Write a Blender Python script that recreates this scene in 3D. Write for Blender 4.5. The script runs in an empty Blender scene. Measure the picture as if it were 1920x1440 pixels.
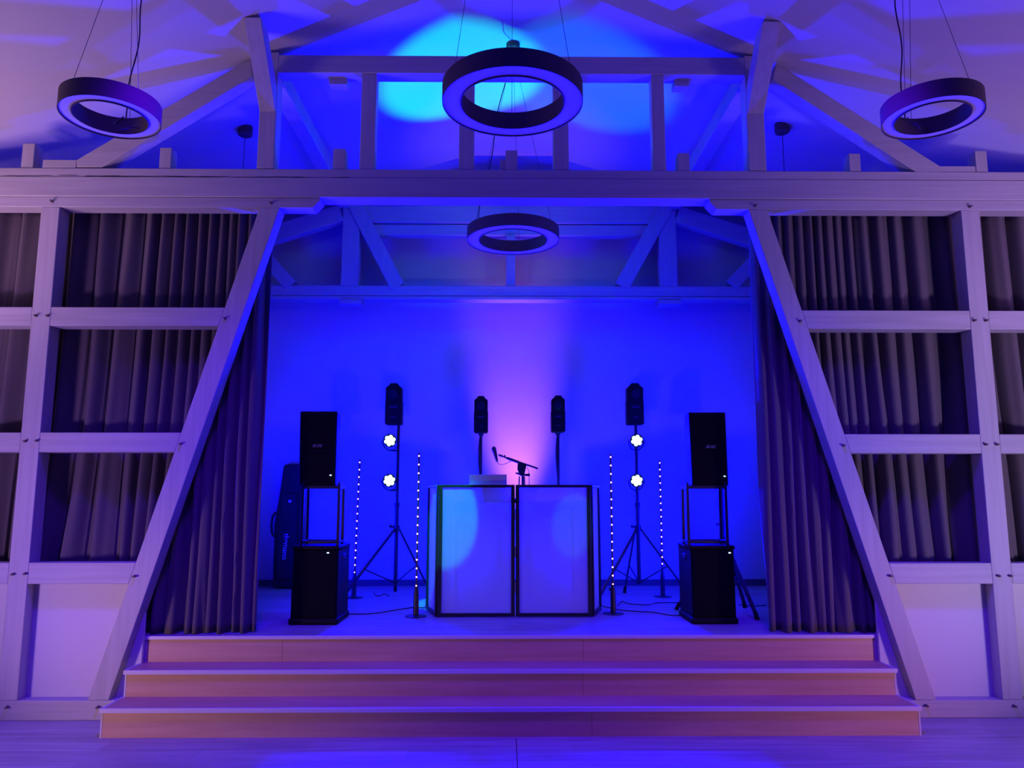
import bpy, bmesh, math, random
from mathutils import Vector, Matrix, noise
random.seed(7)
R = math.radians
S = bpy.context.scene
COL = S.collection

# ------------------------------------------------------------------ camera
F_PX = 1443.0
PITCH, YAW = R(8.1), R(0.58)
CAM = Vector((-0.052, 0.0, 1.6))
cd = bpy.data.cameras.new('camera'); cam = bpy.data.objects.new('camera', cd); COL.objects.link(cam)
cd.sensor_width = 36; cd.sensor_fit = 'HORIZONTAL'; cd.lens = F_PX / 1920 * 36
cd.clip_start = 0.05; cd.clip_end = 100
cam.location = CAM; cam.rotation_euler = (R(90) + PITCH, 0, -YAW)
S.camera = cam
FWD = Vector((math.sin(YAW) * math.cos(PITCH), math.cos(YAW) * math.cos(PITCH), math.sin(PITCH)))
RGT = Vector((math.cos(YAW), -math.sin(YAW), 0)); UPV = RGT.cross(FWD)

def ray(px, py): return FWD + RGT * ((px - 960) / F_PX) - UPV * ((py - 720) / F_PX)
def P(px, py, Y):            # photo pixel -> point on the plane y = Y
    d = ray(px, py); return CAM + d * ((Y - CAM.y) / d.y)
def G(px, py, z):            # photo pixel -> point on the plane z = z
    d = ray(px, py); return CAM + d * ((z - CAM.z) / d.z)

# ------------------------------------------------------------------ view
S.view_settings.view_transform = 'Standard'; S.view_settings.look = 'None'
S.view_settings.gamma = 1; S.view_settings.exposure = 0.0; S.view_settings.use_curve_mapping = False

# ------------------------------------------------------------------ world and lamps
w = bpy.data.worlds.new('world'); S.world = w; w.use_nodes = True
w.node_tree.nodes['Background'].inputs[0].default_value = (0.12, 0.03, 1.0, 1)
w.node_tree.nodes['Background'].inputs[1].default_value = 0.004

BLUE = (0.004, 0.0, 1.0); CYAN = (0.0, 0.50, 0.8); WARM = (1.0, 0.50, 0.50); LAV = (0.30, 0.15, 1.0)
def lamp(name, kind, loc, energy, color, size=0.1, target=None, angle=60, blend=0.5):
    l = bpy.data.lights.new(name, kind); l.energy = energy; l.color = color
    if kind == 'AREA': l.size = size
    else: l.shadow_soft_size = size
    if kind == 'SPOT': l.spot_size = R(angle); l.spot_blend = blend
    o = bpy.data.objects.new(name, l); COL.objects.link(o); o.location = loc
    if target is not None:
        o.rotation_euler = (Vector(target) - Vector(loc)).to_track_quat('-Z', 'Y').to_euler()
    return o
# blue wash of the stage: added lamps, unseen behind the curtains
def C(r, g, b): m = max(r, g, b); return (r / m, g / m, b / m)
for sx in (-1, 1):
    lamp('stage_wash_fill', 'SPOT', (sx * 2.6, 7.0, 1.3), 860, (0, 0, 1), 0.45, (-sx * 0.6, 9.0, 2.9), 150, 1.0)
# unseen warm lamps by the side walls, mixed colour uplights in the hall corners
lamp('hall_warm_light', 'SPOT', (-5.1, 4.6, 2.3), 245, C(1.05, 0.60, 0.95), 0.6, (-4.5, 5.0, 4.4), 130, 1.0)
lamp('hall_warm_light', 'SPOT', (5.1, 3.7, 2.3), 240, C(0.75, 0.38, 1.3), 0.6, (4.5, 5.0, 4.4), 130, 1.0)
lamp('hall_corner_light', 'SPOT', (-4.7, 2.6, 0.7), 387, C(0.48, 0.25, 0.88), 0.2, (-4.2, 5.9, 2.0), 78, 1.0)
lamp('hall_corner_light', 'SPOT', (4.7, 2.6, 0.7), 394, C(0.43, 0.31, 0.68), 0.2, (4.2, 5.9, 2.0), 78, 1.0)
lamp('hall_low_light', 'SPOT', (-4.9, 2.6, 0.5), 215, C(0.85, 0.47, 0.5), 0.2, (-2.3, 5.6, 0.25), 46, 1.0)
lamp('hall_low_light', 'SPOT', (4.9, 2.6, 0.5), 170, C(0.7, 0.3, 0.5), 0.2, (2.3, 5.6, 0.25), 46, 1.0)
lamp('wall_uplight', 'SPOT', (0.12, 8.50, .66), 304, C(0.92, 0.25, 0.05), 0.12, (0.09, 9.05, 2.45), 33, 1.0)
lamp('wall_uplight', 'SPOT', (0.10, 8.42, 0.9), 90, C(2.6, 1.1, 1.0), 0.05, (0.06, 8.25, 5.5), 36, 1.0)  # added second lamp, imitates the uplight's spill on truss and ceiling
lamp('blue_beam_light', 'SPOT', (0.0, 7.6, 1.5), 1500, (.0, 0, 1), 0.06, (0.0, 4.9, 4.6), 120, 1.0)
lamp('cyan_beam_light', 'SPOT', (-0.5, 7.9, 0.8), 1050, (0, 1, .5), 0.03, (-.48, 6.95, 5.5), 21, 0.45)
lamp('cyan_beam_light', 'SPOT', (0.5, 7.9, 0.8), 160, (0, 1, .6), 0.04, (.72, 6.95, 5.5), 24, 0.5)
for sx in (-1, 1): lamp('hall_blue_fill', 'SPOT', (sx * 1.5, 3.9, 4.7), 860, (.07, 0, 1), 0.2, (sx * 2.0, 4.9, 0), 84, 1.0)  # added overhead blue fill for the hall floor and treads
lamp('facade_beam_light', 'SPOT', (-0.9, 3.6, 4.9), 1500, (0, 1, .5), 0.02, (-0.60, 6.8, 1.45), 8, 0.25)
lamp('facade_beam_light', 'SPOT', (0.9, 3.6, 4.9), 260, (0, 1, .5), 0.02, (0.55, 6.8, 1.34), 4.8, 0.35)
S.cycles.diffuse_bounces = 2; S.cycles.max_bounces = 8

# ------------------------------------------------------------------ materials
def newmat(name):
    m = bpy.data.materials.new(name); m.use_nodes = True
    nt = m.node_tree; return m, nt, nt.nodes['Principled BSDF']
def plain(name, col, rough=0.5, metal=0.0, spec=0.5, bump=0.0, bscale=80):
    m, nt, b = newmat(name)
    b.inputs['Base Color'].default_value = (*col, 1); b.inputs['Roughness'].default_value = rough
    b.inputs['Metallic'].default_value = metal; b.inputs['Specular IOR Level'].default_value = spec
    tc = nt.nodes.new('ShaderNodeTexCoord'); n = nt.nodes.new('ShaderNodeTexNoise')
    n.inputs['Scale'].default_value = bscale; n.inputs['Detail'].default_value = 4
    nt.links.new(tc.outputs['Object'], n.inputs['Vector'])
    mr = nt.nodes.new('ShaderNodeMapRange'); mr.inputs[3].default_value = max(0.02, rough - 0.06); mr.inputs[4].default_value = min(1, rough + 0.06)
    nt.links.new(n.outputs['Fac'], mr.inputs[0]); nt.links.new(mr.outputs[0], b.inputs['Roughness'])
    if bump:
        bp = nt.nodes.new('ShaderNodeBump'); bp.inputs['Strength'].default_value = bump; bp.inputs['Distance'].default_value = 0.01
        nt.links.new(n.outputs['Fac'], bp.inputs['Height']); nt.links.new(bp.outputs[0], b.inputs['Normal'])
    return m
def woody(name, c1, c2, scale, rough, bump=0.3, detail=6):
    m, nt, b = newmat(name)
    tc = nt.nodes.new('ShaderNodeTexCoord'); mp = nt.nodes.new('ShaderNodeMapping'); mp.inputs['Scale'].default_value = scale
    n = nt.nodes.new('ShaderNodeTexNoise'); n.inputs['Scale'].default_value = 1.0; n.inputs['Detail'].default_value = detail; n.inputs['Distortion'].default_value = 0.6
    nt.links.new(tc.outputs['Object'], mp.inputs[0]); nt.links.new(mp.outputs[0], n.inputs['Vector'])
    cr = nt.nodes.new('ShaderNodeValToRGB'); cr.color_ramp.elements[0].position = 0.3; cr.color_ramp.elements[1].position = 0.7
    cr.color_ramp.elements[0].color = (*c1, 1); cr.color_ramp.elements[1].color = (*c2, 1)
    nt.links.new(n.outputs['Fac'], cr.inputs[0]); nt.links.new(cr.outputs[0], b.inputs['Base Color'])
    b.inputs['Roughness'].default_value = rough
    bp = nt.nodes.new('ShaderNodeBump'); bp.inputs['Strength'].default_value = bump; bp.inputs['Distance'].default_value = 0.006
    nt.links.new(n.outputs['Fac'], bp.inputs['Height']); nt.links.new(bp.outputs[0], b.inputs['Normal'])
    return m
M = {}
M['timber_h'] = woody('painted_timber_horizontal', (0.42, 0.40, 0.385), (0.50, 0.485, 0.465), (1.2, 14, 26), 0.6)
M['timber_v'] = woody('painted_timber_upright', (0.42, 0.40, 0.385), (0.50, 0.485, 0.465), (26, 14, 1.2), 0.6)
M['plaster'] = plain('white_plaster', (0.64, 0.62, 0.61), 0.85, bump=0.12, bscale=25)
M['ceiling'] = plain('white_ceiling', (0.60, 0.585, 0.57), 0.9, bump=0.05, bscale=12)
M['ply'] = woody('birch_plywood', (0.56, 0.32, 0.20), (0.67, 0.40, 0.26), (1.5, 8, 22), 0.5, 0.08)
M['trim'] = plain('pale_edge_strip', (0.66, 0.62, 0.62), 0.35, bscale=30)
M['black'] = plain('black_plastic', (0.006, 0.006, 0.007), 0.6, spec=.18, bump=0.1)
M['grille'] = plain('black_speaker_grille', (0.004, 0.004, 0.005), 0.8, spec=.12, bump=0.3, bscale=400)
M['metal'] = plain('black_painted_metal', (0.016, 0.016, 0.020), 0.38)
M['felt'] = plain('brown_lamp_shell', (0.115, 0.085, 0.060), 0.75, bump=0.1, bscale=150)
M['opal'] = plain('opal_lamp_diffuser', (0.85, 0.82, 0.84), 0.5)
M['wire'] = plain('thin_wire', (0.05, 0.05, 0.06), 0.4)
M['cable'] = plain('black_cable', (0.02, 0.02, 0.025), 0.5)
m, nt, b = newmat('white_screen_cloth'); M['lycra'] = m
b.inputs['Base Color'].default_value = (0.8, 0.8, 0.82, 1); b.inputs['Roughness'].default_value = 0.5
tl_ = nt.nodes.new('ShaderNodeBsdfTranslucent'); tl_.inputs[0].default_value = (0.75, 0.75, 0.8, 1); ms_ = nt.nodes.new('ShaderNodeMixShader'); ms_.inputs[0].default_value = 0.78
nt.links.new(b.outputs[0], ms_.inputs[1]); nt.links.new(tl_.outputs[0], ms_.inputs[2]); nt.links.new(ms_.outputs[0], nt.nodes['Material Output'].inputs[0])
M['steel'] = plain('bright_steel', (0.7, 0.7, 0.72), 0.2, 1.0)
M['laptop'] = plain('silver_laptop', (0.62, 0.63, 0.66), 0.32, 0.3)
M['bag'] = plain('black_nylon_bag', (0.013, 0.013, 0.018), 0.8, bump=0.5, bscale=200)
M['print'] = plain('white_print', (0.75, 0.75, 0.8), 0.6)
M['badge'] = plain('grey_badge', (0.35, 0.33, 0.36), 0.4, 0.4)
M['dim'] = plain('dark_display', (0.05, 0.05, 0.06), 0.3)
M['peg'] = plain('wooden_peg', (0.16, 0.13, 0.12), 0.7)
M['crack'] = plain('dark_crack', (0.02, 0.015, 0.015), 0.9)
M['dark_board'] = plain('grey_baseboard', (0.10, 0.09, 0.10), 0.6)
def emis(name, col, st):
    m, nt, b = newmat(name); b.inputs['Base Color'].default_value = (0.02, 0.02, 0.02, 1)
    b.inputs['Emission Color'].default_value = (*col, 1); b.inputs['Emission Strength'].default_value = st
    return m
M['par_led'] = emis('lit_blue_white_led', (0.55, 0.95, 1.0), 3)
M['tube_led'] = emis('lit_amber_led', (1.0, 0.50, 0.40), 3)
M['blue_led'] = emis('lit_status_led', (0.35, 0.6, 1.0), 5)
# velvet curtain
m, nt, b = newmat('dark_velvet'); M['velvet'] = m
b.inputs['Base Color'].default_value = (0.125, 0.108, 0.11, 1); b.inputs['Roughness'].default_value = 0.9
b.inputs['Sheen Weight'].default_value = 0.35; b.inputs['Sheen Roughness'].default_value = 0.4
b.inputs['Specular IOR Level'].default_value = 0.1
tc = nt.nodes.new('ShaderNodeTexCoord'); n = nt.nodes.new('ShaderNodeTexNoise'); n.inputs['Scale'].default_value = 220
nt.links.new(tc.outputs['Object'], n.inputs['Vector']); bp = nt.nodes.new('ShaderNodeBump'); bp.inputs['Strength'].default_value = 0.25; bp.inputs['Distance'].default_value = 0.003
nt.links.new(n.outputs['Fac'], bp.inputs['Height']); nt.links.new(bp.outputs[0], b.inputs['Normal'])
# laminate floor
m, nt, b = newmat('pale_laminate_planks'); M['floor'] = m
tc = nt.nodes.new('ShaderNodeTexCoord')
br = nt.nodes.new('ShaderNodeTexBrick'); br.inputs['Scale'].default_value = 1; br.inputs['Brick Width'].default_value = 1.3; br.inputs['Row Height'].default_value = 0.19
br.inputs['Mortar Size'].default_value = 0.0015; br.inputs['Color1'].default_value = (0.42, 0.395, 0.38, 1); br.inputs['Color2'].default_value = (0.52, 0.495, 0.48, 1); br.inputs['Mortar'].default_value = (0.3, 0.28, 0.27, 1)
mp = nt.nodes.new('ShaderNodeMapping'); mp.inputs['Scale'].default_value = (1.6, 22, 1)
n = nt.nodes.new('ShaderNodeTexNoise'); n.inputs['Scale'].default_value = 1; n.inputs['Detail'].default_value = 6
mx = nt.nodes.new('ShaderNodeMixRGB'); mx.blend_type = 'MULTIPLY'; mx.inputs[0].default_value = 0.7
cr = nt.nodes.new('ShaderNodeValToRGB'); cr.color_ramp.elements[0].position = 0.35; cr.color_ramp.elements[0].color = (0.6, 0.58, 0.56, 1); cr.color_ramp.elements[1].position = 0.65
nt.links.new(tc.outputs['Object'], br.inputs['Vector']); nt.links.new(tc.outputs['Object'], mp.inputs[0]); nt.links.new(mp.outputs[0], n.inputs['Vector'])
nt.links.new(n.outputs['Fac'], cr.inputs[0]); nt.links.new(br.outputs['Color'], mx.inputs[1]); nt.links.new(cr.outputs[0], mx.inputs[2]); nt.links.new(mx.outputs[0], b.inputs['Base Color'])
b.inputs['Roughness'].default_value = 0.42

# ------------------------------------------------------------------ helpers
def wloc(o):
    v = Vector((0, 0, 0))
    while o is not None: v = v + o.location; o = o.parent
    return v
class MB:
    def __init__(self): self.v = []; self.f = []
    def add(self, vs, fs):
        n = len(self.v); self.v += [Vector(p) for p in vs]; self.f += [tuple(i + n for i in f) for f in fs]; return self
    def box(self, x0, x1, y0, y1, z0, z1):
        return self.add([(x0,y0,z0),(x1,y0,z0),(x1,y1,z0),(x0,y1,z0),(x0,y0,z1),(x1,y0,z1),(x1,y1,z1),(x0,y1,z1)],
                        [(0,1,5,4),(1,2,6,5),(2,3,7,6),(3,0,4,7),(4,5,6,7),(3,2,1,0)])
    def loft(self, a, b):
        n = len(a); return self.add(list(a) + list(b), [tuple(range(n))[::-1], tuple(range(n, 2*n))] + [(i, (i+1) % n, n + (i+1) % n, n + i) for i in range(n)])
    def prism(self, poly, y0, y1):          # poly in (x, z)
        return self.loft([(p[0], y0, p[1]) for p in poly], [(p[0], y1, p[1]) for p in poly])
    def profile(self, poly, x0, x1):        # poly in (y, z)
        return self.loft([(x0, p[0], p[1]) for p in poly], [(x1, p[0], p[1]) for p in poly])
    def cyl(self, a, b, r0, r1=None, seg=16):
        if r1 is None: r1 = r0
        a = Vector(a); b = Vector(b); q = (b - a).to_track_quat('Z', 'Y')
        ca = [a + q @ Vector((math.cos(t), math.sin(t), 0)) * r0 for t in [2*math.pi*i/seg for i in range(seg)]]
        cb = [b + q @ Vector((math.cos(t), math.sin(t), 0)) * r1 for t in [2*math.pi*i/seg for i in range(seg)]]
        return self.loft(ca, cb)
    def bar(self, a, b, w, d, ref=(0, 1, 0)):
        a = Vector(a); b = Vector(b); t = (b - a).normalized(); r = Vector(ref); s = t.cross(r).normalized(); r = s.cross(t).normalized()
        c = [s*w/2 + r*d/2, -s*w/2 + r*d/2, -s*w/2 - r*d/2, s*w/2 - r*d/2]
        return self.loft([a + k for k in c], [b + k for k in c])
    def tube(self, pts, r, seg=8):
        pts = [Vector(p) for p in pts]; n0 = len(self.v); m = len(pts); prev = None
        for i, p in enumerate(pts):
            t = (pts[min(i+1, m-1)] - pts[max(i-1, 0)]).normalized()
            if prev is None: prev = t.orthogonal().normalized()
            u = (prev - t * prev.dot(t)).normalized(); prev = u; v = t.cross(u)
            for k in range(seg):
                a = 2*math.pi*k/seg; self.v.append(p + (u*math.cos(a) + v*math.sin(a)) * r)
        for i in range(m-1):
            for k in range(seg):
                self.f.append((n0+i*seg+k, n0+i*seg+(k+1) % seg, n0+(i+1)*seg+(k+1) % seg, n0+(i+1)*seg+k))
        self.f.append(tuple(n0+k for k in range(seg))[::-1]); self.f.append(tuple(n0+(m-1)*seg+k for k in range(seg)))
        return self
    def lathe(self, c, prof, seg=32, close=False, axis=None):
        c = Vector(c); n0 = len(self.v); m = len(prof); q = Vector(axis).to_track_quat('Z', 'Y') if axis else None
        for (r, z) in prof:
            for k in range(seg):
                a = 2*math.pi*k/seg; p = Vector((r*math.cos(a), r*math.sin(a), z)); self.v.append(c + (q @ p if q else p))
        for i in range(m if close else m-1):
            j = (i+1) % m
            for k in range(seg): self.f.append((n0+i*seg+k, n0+i*seg+(k+1) % seg, n0+j*seg+(k+1) % seg, n0+j*seg+k))
        if not close:
            self.f.append(tuple(n0+k for k in range(seg))[::-1]); self.f.append(tuple(n0+(m-1)*seg+k for k in range(seg)))
        return self
    def ball(self, c, r, seg=14, sz=1.0):
        pr = [(max(1e-4, r*math.cos(a)), r*sz*math.sin(a)) for a in [(-90+180*i/10)*math.pi/180 for i in range(11)]]
        return self.lathe(c, pr, seg)
    def build(self, name, mat, parent=None, bevel=0.0, angle=35):
        off = wloc(parent) if parent is not None else Vector((0, 0, 0))
        me = bpy.data.meshes.new(name); me.from_pydata([tuple(p - off) for p in self.v], [], self.f)
        bm = bmesh.new(); bm.from_mesh(me); bmesh.ops.recalc_face_normals(bm, faces=bm.faces); bm.to_mesh(me); bm.free()
        me.materials.append(M[mat] if isinstance(mat, str) else mat)
        for p in me.polygons: p.use_smooth = True
        me.set_sharp_from_angle(angle=R(angle))
        o = bpy.data.objects.new(name, me); COL.objects.link(o)
        if parent is not None: o.parent = parent
        if bevel:
            bv = o.modifiers.new('bevel', 'BEVEL'); bv.width = bevel; bv.segments = 2; bv.limit_method = 'ANGLE'; bv.angle_limit = R(40)
        return o
def tag(o, label=None, cat=None, group=None, kind=None):
    if label: o['label'] = label
    if cat: o['category'] = cat
    if group: o['group'] = group
    if kind: o['kind'] = kind
    return o
def thing(name, loc, label, cat, group=None):
    o = bpy.data.objects.new(name, None); COL.objects.link(o); o.location = loc; o.empty_display_size = 0.1
    return tag(o, label, cat, group)
def kids(o): return [c for c in bpy.data.objects if c.parent == o]
def copy_tree(o, parent=None):
    c = o.copy(); COL.objects.link(c); c.parent = parent
    for ch in kids(o): copy_tree(ch, c)
    return c
def struct(o): o['kind'] = 'structure'; return o
def text(name, body, size, mat, parent, loc, rot, depth=0.001, shear=0.0):
    cu = bpy.data.curves.new(name, 'FONT'); cu.body = body; cu.size = size; cu.extrude = depth; cu.align_x = 'CENTER'; cu.align_y = 'CENTER'; cu.shear = shear
    t = bpy.data.objects.new(name + '_src', cu); COL.objects.link(t)
    me = bpy.data.meshes.new_from_object(t.evaluated_get(bpy.context.evaluated_depsgraph_get()))
    bpy.data.objects.remove(t); me.materials.append(M[mat])
    o = bpy.data.objects.new(name, me); COL.objects.link(o); o.parent = parent
    o.location = Vector(loc) - wloc(parent); o.rotation_euler = rot
    return o

# ------------------------------------------------------------------ the hall
HW = 5.3; YB = 9.05; YR = -2.5; RZ = 5.78; SL = 0.325; SZ = 0.555   # half width, back wall, rear end, ridge, roof slope, stage height
FW = 0.5                                   # half width of the flat strip along the ridge
def zc(x): return RZ - SL * max(FW, abs(x))
struct(MB().box(-HW, HW, YR, YB, -0.1, 0.0).build('floor', 'floor'))
cp = [(-HW, zc(HW)), (-FW, zc(0)), (FW, zc(0)), (HW, zc(HW)), (HW, zc(HW) + 0.15), (0, RZ + 0.15), (-HW, zc(HW) + 0.15)]
struct(MB().prism(cp, YR, YB + 0.15).build('ceiling', 'ceiling'))
struct(MB().box(-HW - 0.12, -HW, YR, YB + 0.15, 0, 4.2).build('wall_left', 'plaster'))
struct(MB().box(HW, HW + 0.12, YR, YB + 0.15, 0, 4.2).build('wall_right', 'plaster'))
struct(MB().prism([(-HW, 0), (HW, 0), (HW, zc(HW)), (FW, zc(0)), (-FW, zc(0)), (-HW, zc(HW))], YB, YB + 0.12).build('wall_back', 'plaster'))
struct(MB().box(-HW, HW, YB - 0.018, YB, SZ, SZ + 0.07).build('baseboard_back', 'dark_board'))
jx = G(969, 1410, 0).x
struct(MB().box(jx - 0.0025, jx + 0.0025, 3.2, 5.36, 0.0, 0.0012).build('trim_1', 'crack'))

# stage and steps
YF_ = 5.79
YS = 5.95
HS = HW - .012
sg = thing('stage_platform', (0, 7.5, 0), 'raised stage platform with pale plank floor behind the plywood steps', 'stage')
MB().box(-HS, HS, YS + 0.0, YB - .01, 0.0, SZ - 0.022).build('platform_body', 'plaster', sg)
MB().box(-HS, HS, YS + 0.0, YB - .01, SZ - 0.022, SZ).build('stage_floor', 'floor', sg)
xl0, xr0 = G(272, 1193, SZ).x, G(1650, 1193, SZ).x
for a, b in ((xl0 + 0.015, P(530, 1220, YS).x), (P(530, 1220, YS).x + .002, P(1093, 1220, YS).x), (P(1093, 1220, YS).x + .002, xr0 - 0.015)):
    MB().box(a, b, YS - 0.016, YS, 0.37, SZ - 0.022).build('riser_panel', 'ply', sg)
tag(MB().box(xl0, xr0, YS - 0.028, YS, SZ - 0.024, SZ + 0.001).build('nosing', 'trim', sg, 0.002), 'pale edge strip along the stage front')
for x in (xl0, xr0 - 0.015): MB().box(x, x + 0.015, YS - 0.018, YS, 0.37, SZ - 0.024).build('corner_strip', 'trim', sg)
st = thing('stage_steps', (0, 5.36, 0), 'two wide birch plywood steps with pale nosings leading up to the stage', 'steps')
def step(y0, y1, z0, z1, xa, xb, seams):
    MB().box(xa + .012, xb - .012, y0 + .05, y1, z0, z1 - .03).build('step_body', 'ply', st)
    xs = [xa + .012] + seams + [xb - .012]
    for i in range(len(xs) - 1): MB().box(xs[i] + .001, xs[i+1] - .001, y0 + .022, y0 + .05, z0, z1 - .03).build('riser', 'ply', st)
    MB().box(xa + 0.02, xb - 0.02, y0 + .02, y1, z1 - .03, z1).build('tread', 'ply', st)
    MB().box(xa, xb, y0, y0 + .02, z1 - .028, z1 + .001).build('nosing', 'trim', st, .002)
    for x in (xa, xb - .02): MB().box(x, x + .02, y0 + .02, y1, z1 - .028, z1 + .001).build('side_nosing', 'trim', st, .002)
    for x, s in ((xa + .004, 1), (xb - .016, -1)): MB().box(x, x + .012, y0 + .02, y1, z0, z1 - .03).build('side_strip', 'trim', st)
step(5.37, 5.788, 0.0, 0.189, G(183, 1331, .189).x, G(1740, 1331, .189).x, [P(1110, 1360, 5.39).x])
xs2 = (G(228, 1259, .37).x, G(1694, 1259, .37).x)
step(5.655, YF_ + .098, 0.189, 0.37, xs2[0], xs2[1], [P(1093, 1290, 5.67).x])
MB().box(xl0 + .005, xr0 - .005, YF_ + .098, YS - .017, 0.189, .34).build('step_body', 'ply', st)
MB().box(xl0 + .005, xr0 - .005, YF_ + .098, YS - .017, .34, .37).build('tread', 'ply', st)

# ------------------------------------------------------------------ front timber frame
YF, TD = 5.79, 0.14                        # front face, timber depth
def XZ(px, py, Y=YF): q = P(px, py, Y); return (q.x, q.z)
z_tb0, z_tb1 = P(960, 372, YF).z, P(960, 318.5, YF).z
z_pl0 = P(960, 391, YF).z
tb = thing('tie_beam', (0, YF, z_tb0), 'long pale painted tie beam spanning the hall above the stage opening, cracked along its upper left face', 'beam')
MB().box(-4.95, 4.95, YF - 0.012, YF + TD + 0.02, z_tb0, z_tb1 - 0.075).build('beam_body', 'timber_h', tb, .006)
MB().box(-4.95, 4.95, YF - 0.004, YF + TD + 0.02, z_tb1 - 0.075, z_tb1).build('upper_face', 'timber_h', tb, .008)
def crack(x0, x1, z, amp, th, seed, parent, yoff=-0.0055):
    n = int((x1 - x0) / .03); pts = []
    for i in range(n + 1):
        x = x0 + (x1 - x0) * i / n; zz = z + amp * noise.noise((x * 3 + seed, 0, 0)) + .3 * amp * noise.noise((x * 17 + seed, 3, 0)); pts.append((x, zz))
    mb = MB()
    for i in range(n):
        t0 = th * (.25 + abs(noise.noise((pts[i][0]*4, seed, 1)))) * (0.1 if i == 0 else 1); t1 = th * (.25 + abs(noise.noise((pts[i+1][0]*4, seed, 1)))) * (.1 if i == n-1 else 1)
        a, b = pts[i], pts[i+1]
        mb.loft([(a[0], YF + yoff, a[1] - t0), (b[0], YF + yoff, b[1] - t1), (b[0], YF + yoff, b[1] + t1), (a[0], YF + yoff, a[1] + t0)],
                [(a[0], YF + yoff + .004, a[1] - t0), (b[0], YF + yoff + .004, b[1] - t1), (b[0], YF + yoff + .004, b[1] + t1), (a[0], YF + yoff + .004, a[1] + t0)])
    mb.build('crack', 'crack', parent)
for a, b, py, s in ((8, 100, 329, 1), (108, 150, 330, 2), (158, 430, 331, 3), (425, 660, 333, 4), (1765, 1812, 344, 6)):
    p = P(a, py, YF); q = P(b, py, YF); crack(p.x, q.x, (p.z + q.z) / 2, .012, .005, s, tb)

def peg(px, py, parent):
    q = P(px, py, YF); MB().cyl((q.x, YF + .01, q.z), (q.x + .004, YF - .032, q.z - .002), .011, .008, 10).build('peg', 'peg', parent)
def frame_side(s, label, px_post, px_diag, rails, pegs, px_plate_in, sill_x):
    root = thing('timber_partition', (s * 3.2, YF, 0), label, 'timber frame')
    X = lambda px, py: P(px, py, YF).x
    z_s1 = P(sill_x, 1313, YF).z
    xe = s * 4.95
    # head plate with chamfered inner end
    xi = X(px_plate_in, 382); xc = xi - s * (-1) * 0 
    ins = -s * 0.055
    MB().prism([(xe, z_pl0), (xi - ins, z_pl0), (xi, z_pl0 + .06), (xi, z_tb0), (xe, z_tb0)] if s < 0 else
               [(xi, z_tb0), (xi, z_pl0 + .06), (xi - ins, z_pl0), (xe, z_pl0), (xe, z_tb0)], YF, YF + TD).build('head_plate', 'timber_h', root, .005)
    # sill
    xin = px_diag[2][0] if s < 0 else px_diag[3][0]
    xsill = X(xin, 1313) - s * 0.06
    MB().box(min(xe, xsill), max(xe, xsill), YF, YF + TD, 0.0, z_s1).build('sill', 'timber_h', root, .005)
    # upright
    xa, xb = [X(p, 736) for p in px_post]
    MB().box(xa, xb, YF, YF + TD, z_s1, z_pl0).build('post', 'timber_v', root, .005)
    pw = xb - xa; bay = 1.62
    MB().box(xa + s * bay, xb + s * bay, YF, YF + TD, z_s1, z_pl0).build('post', 'timber_v', root, .005)
    # diagonal
    dg = [XZ(*q) for q in px_diag]         # top-left, top-right, bottom-right, bottom-left
    def fit(p, q, z): t = (z - p[1]) / (q[1] - p[1]); return (p[0] + (q[0] - p[0]) * t, z)
    tl, bl = fit(dg[0], dg[3], z_pl0), fit(dg[0], dg[3], z_s1); tr, br_ = fit(dg[1], dg[2], z_pl0), fit(dg[1], dg[2], z_s1)
    MB().prism([tl, tr, br_, bl], YF, YF + TD).build('diagonal_brace', 'timber_v', root, .005)
    # rails
    for (pa, pb) in rails:
        z1 = P(sill_x, pa, YF).z; z0 = P(sill_x, pb, YF).z
        if s < 0:
            e0, e1 = fit(tl, bl, z0)[0], fit(tl, bl, z1)[0]; inn = xb; out0, out1 = xa, xa + s * bay + pw
        else:
            e0, e1 = fit(tr, br_, z0)[0], fit(tr, br_, z1)[0]; inn = xa; out0, out1 = xb, xb + s * bay - pw
        MB().prism([(inn, z0), (e0, z0), (e1, z1), (inn, z1)], YF + .001, YF + TD - .002).build('rail', 'timber_h', root, .004)
        MB().box(min(out0, out1), max(out0, out1), YF + .001, YF + TD - .002, z0, z1).build('rail', 'timber_h', root, .004)
    zr = P(sill_x, 1095, YF).z
    xp = xl0 if s < 0 else xr0
    y0 = YF + .10
    tag(MB().box(min(xe, xp), max(xe, xp), y0, y0 + .035, z_s1 * 0, zr).build('infill_panel', 'plaster', root), 'smooth white plaster infill')
    for (a, b) in pegs: peg(a, b, root)
    return root
frame_side(-1, 'pale timber partition left of the stage, with a diagonal leaning towards the opening', (46, 82),
           ((487, 388), (525, 388), (203, 1314), (164, 1314)), ((576, 611), (811, 848), (1055, 1095)),
           [(98, 378), (508, 381), (68, 592), (90, 592), (422, 597), (48, 827), (70, 826), (339, 832), (25, 1076), (48, 1075), (252, 1080), (14, 1325), (184, 1325)], 600, 250)
frame_side(1, 'pale timber partition right of the stage, with a diagonal leaning towards the opening', (1831, 1867),
           ((1403, 391), (1438, 391), (1755, 1312), (1717, 1312)), ((582, 617), (814, 850), (1056, 1095)),
           [(1415, 386), (1817, 388), (1825, 601), (1847, 601), (1499, 602), (1846, 833), (1867, 833), (1580, 835), (1870, 1079), (1892, 1079), (1668, 1079), (1900, 1323), (1735, 1322)], 1330, 1650)

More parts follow.
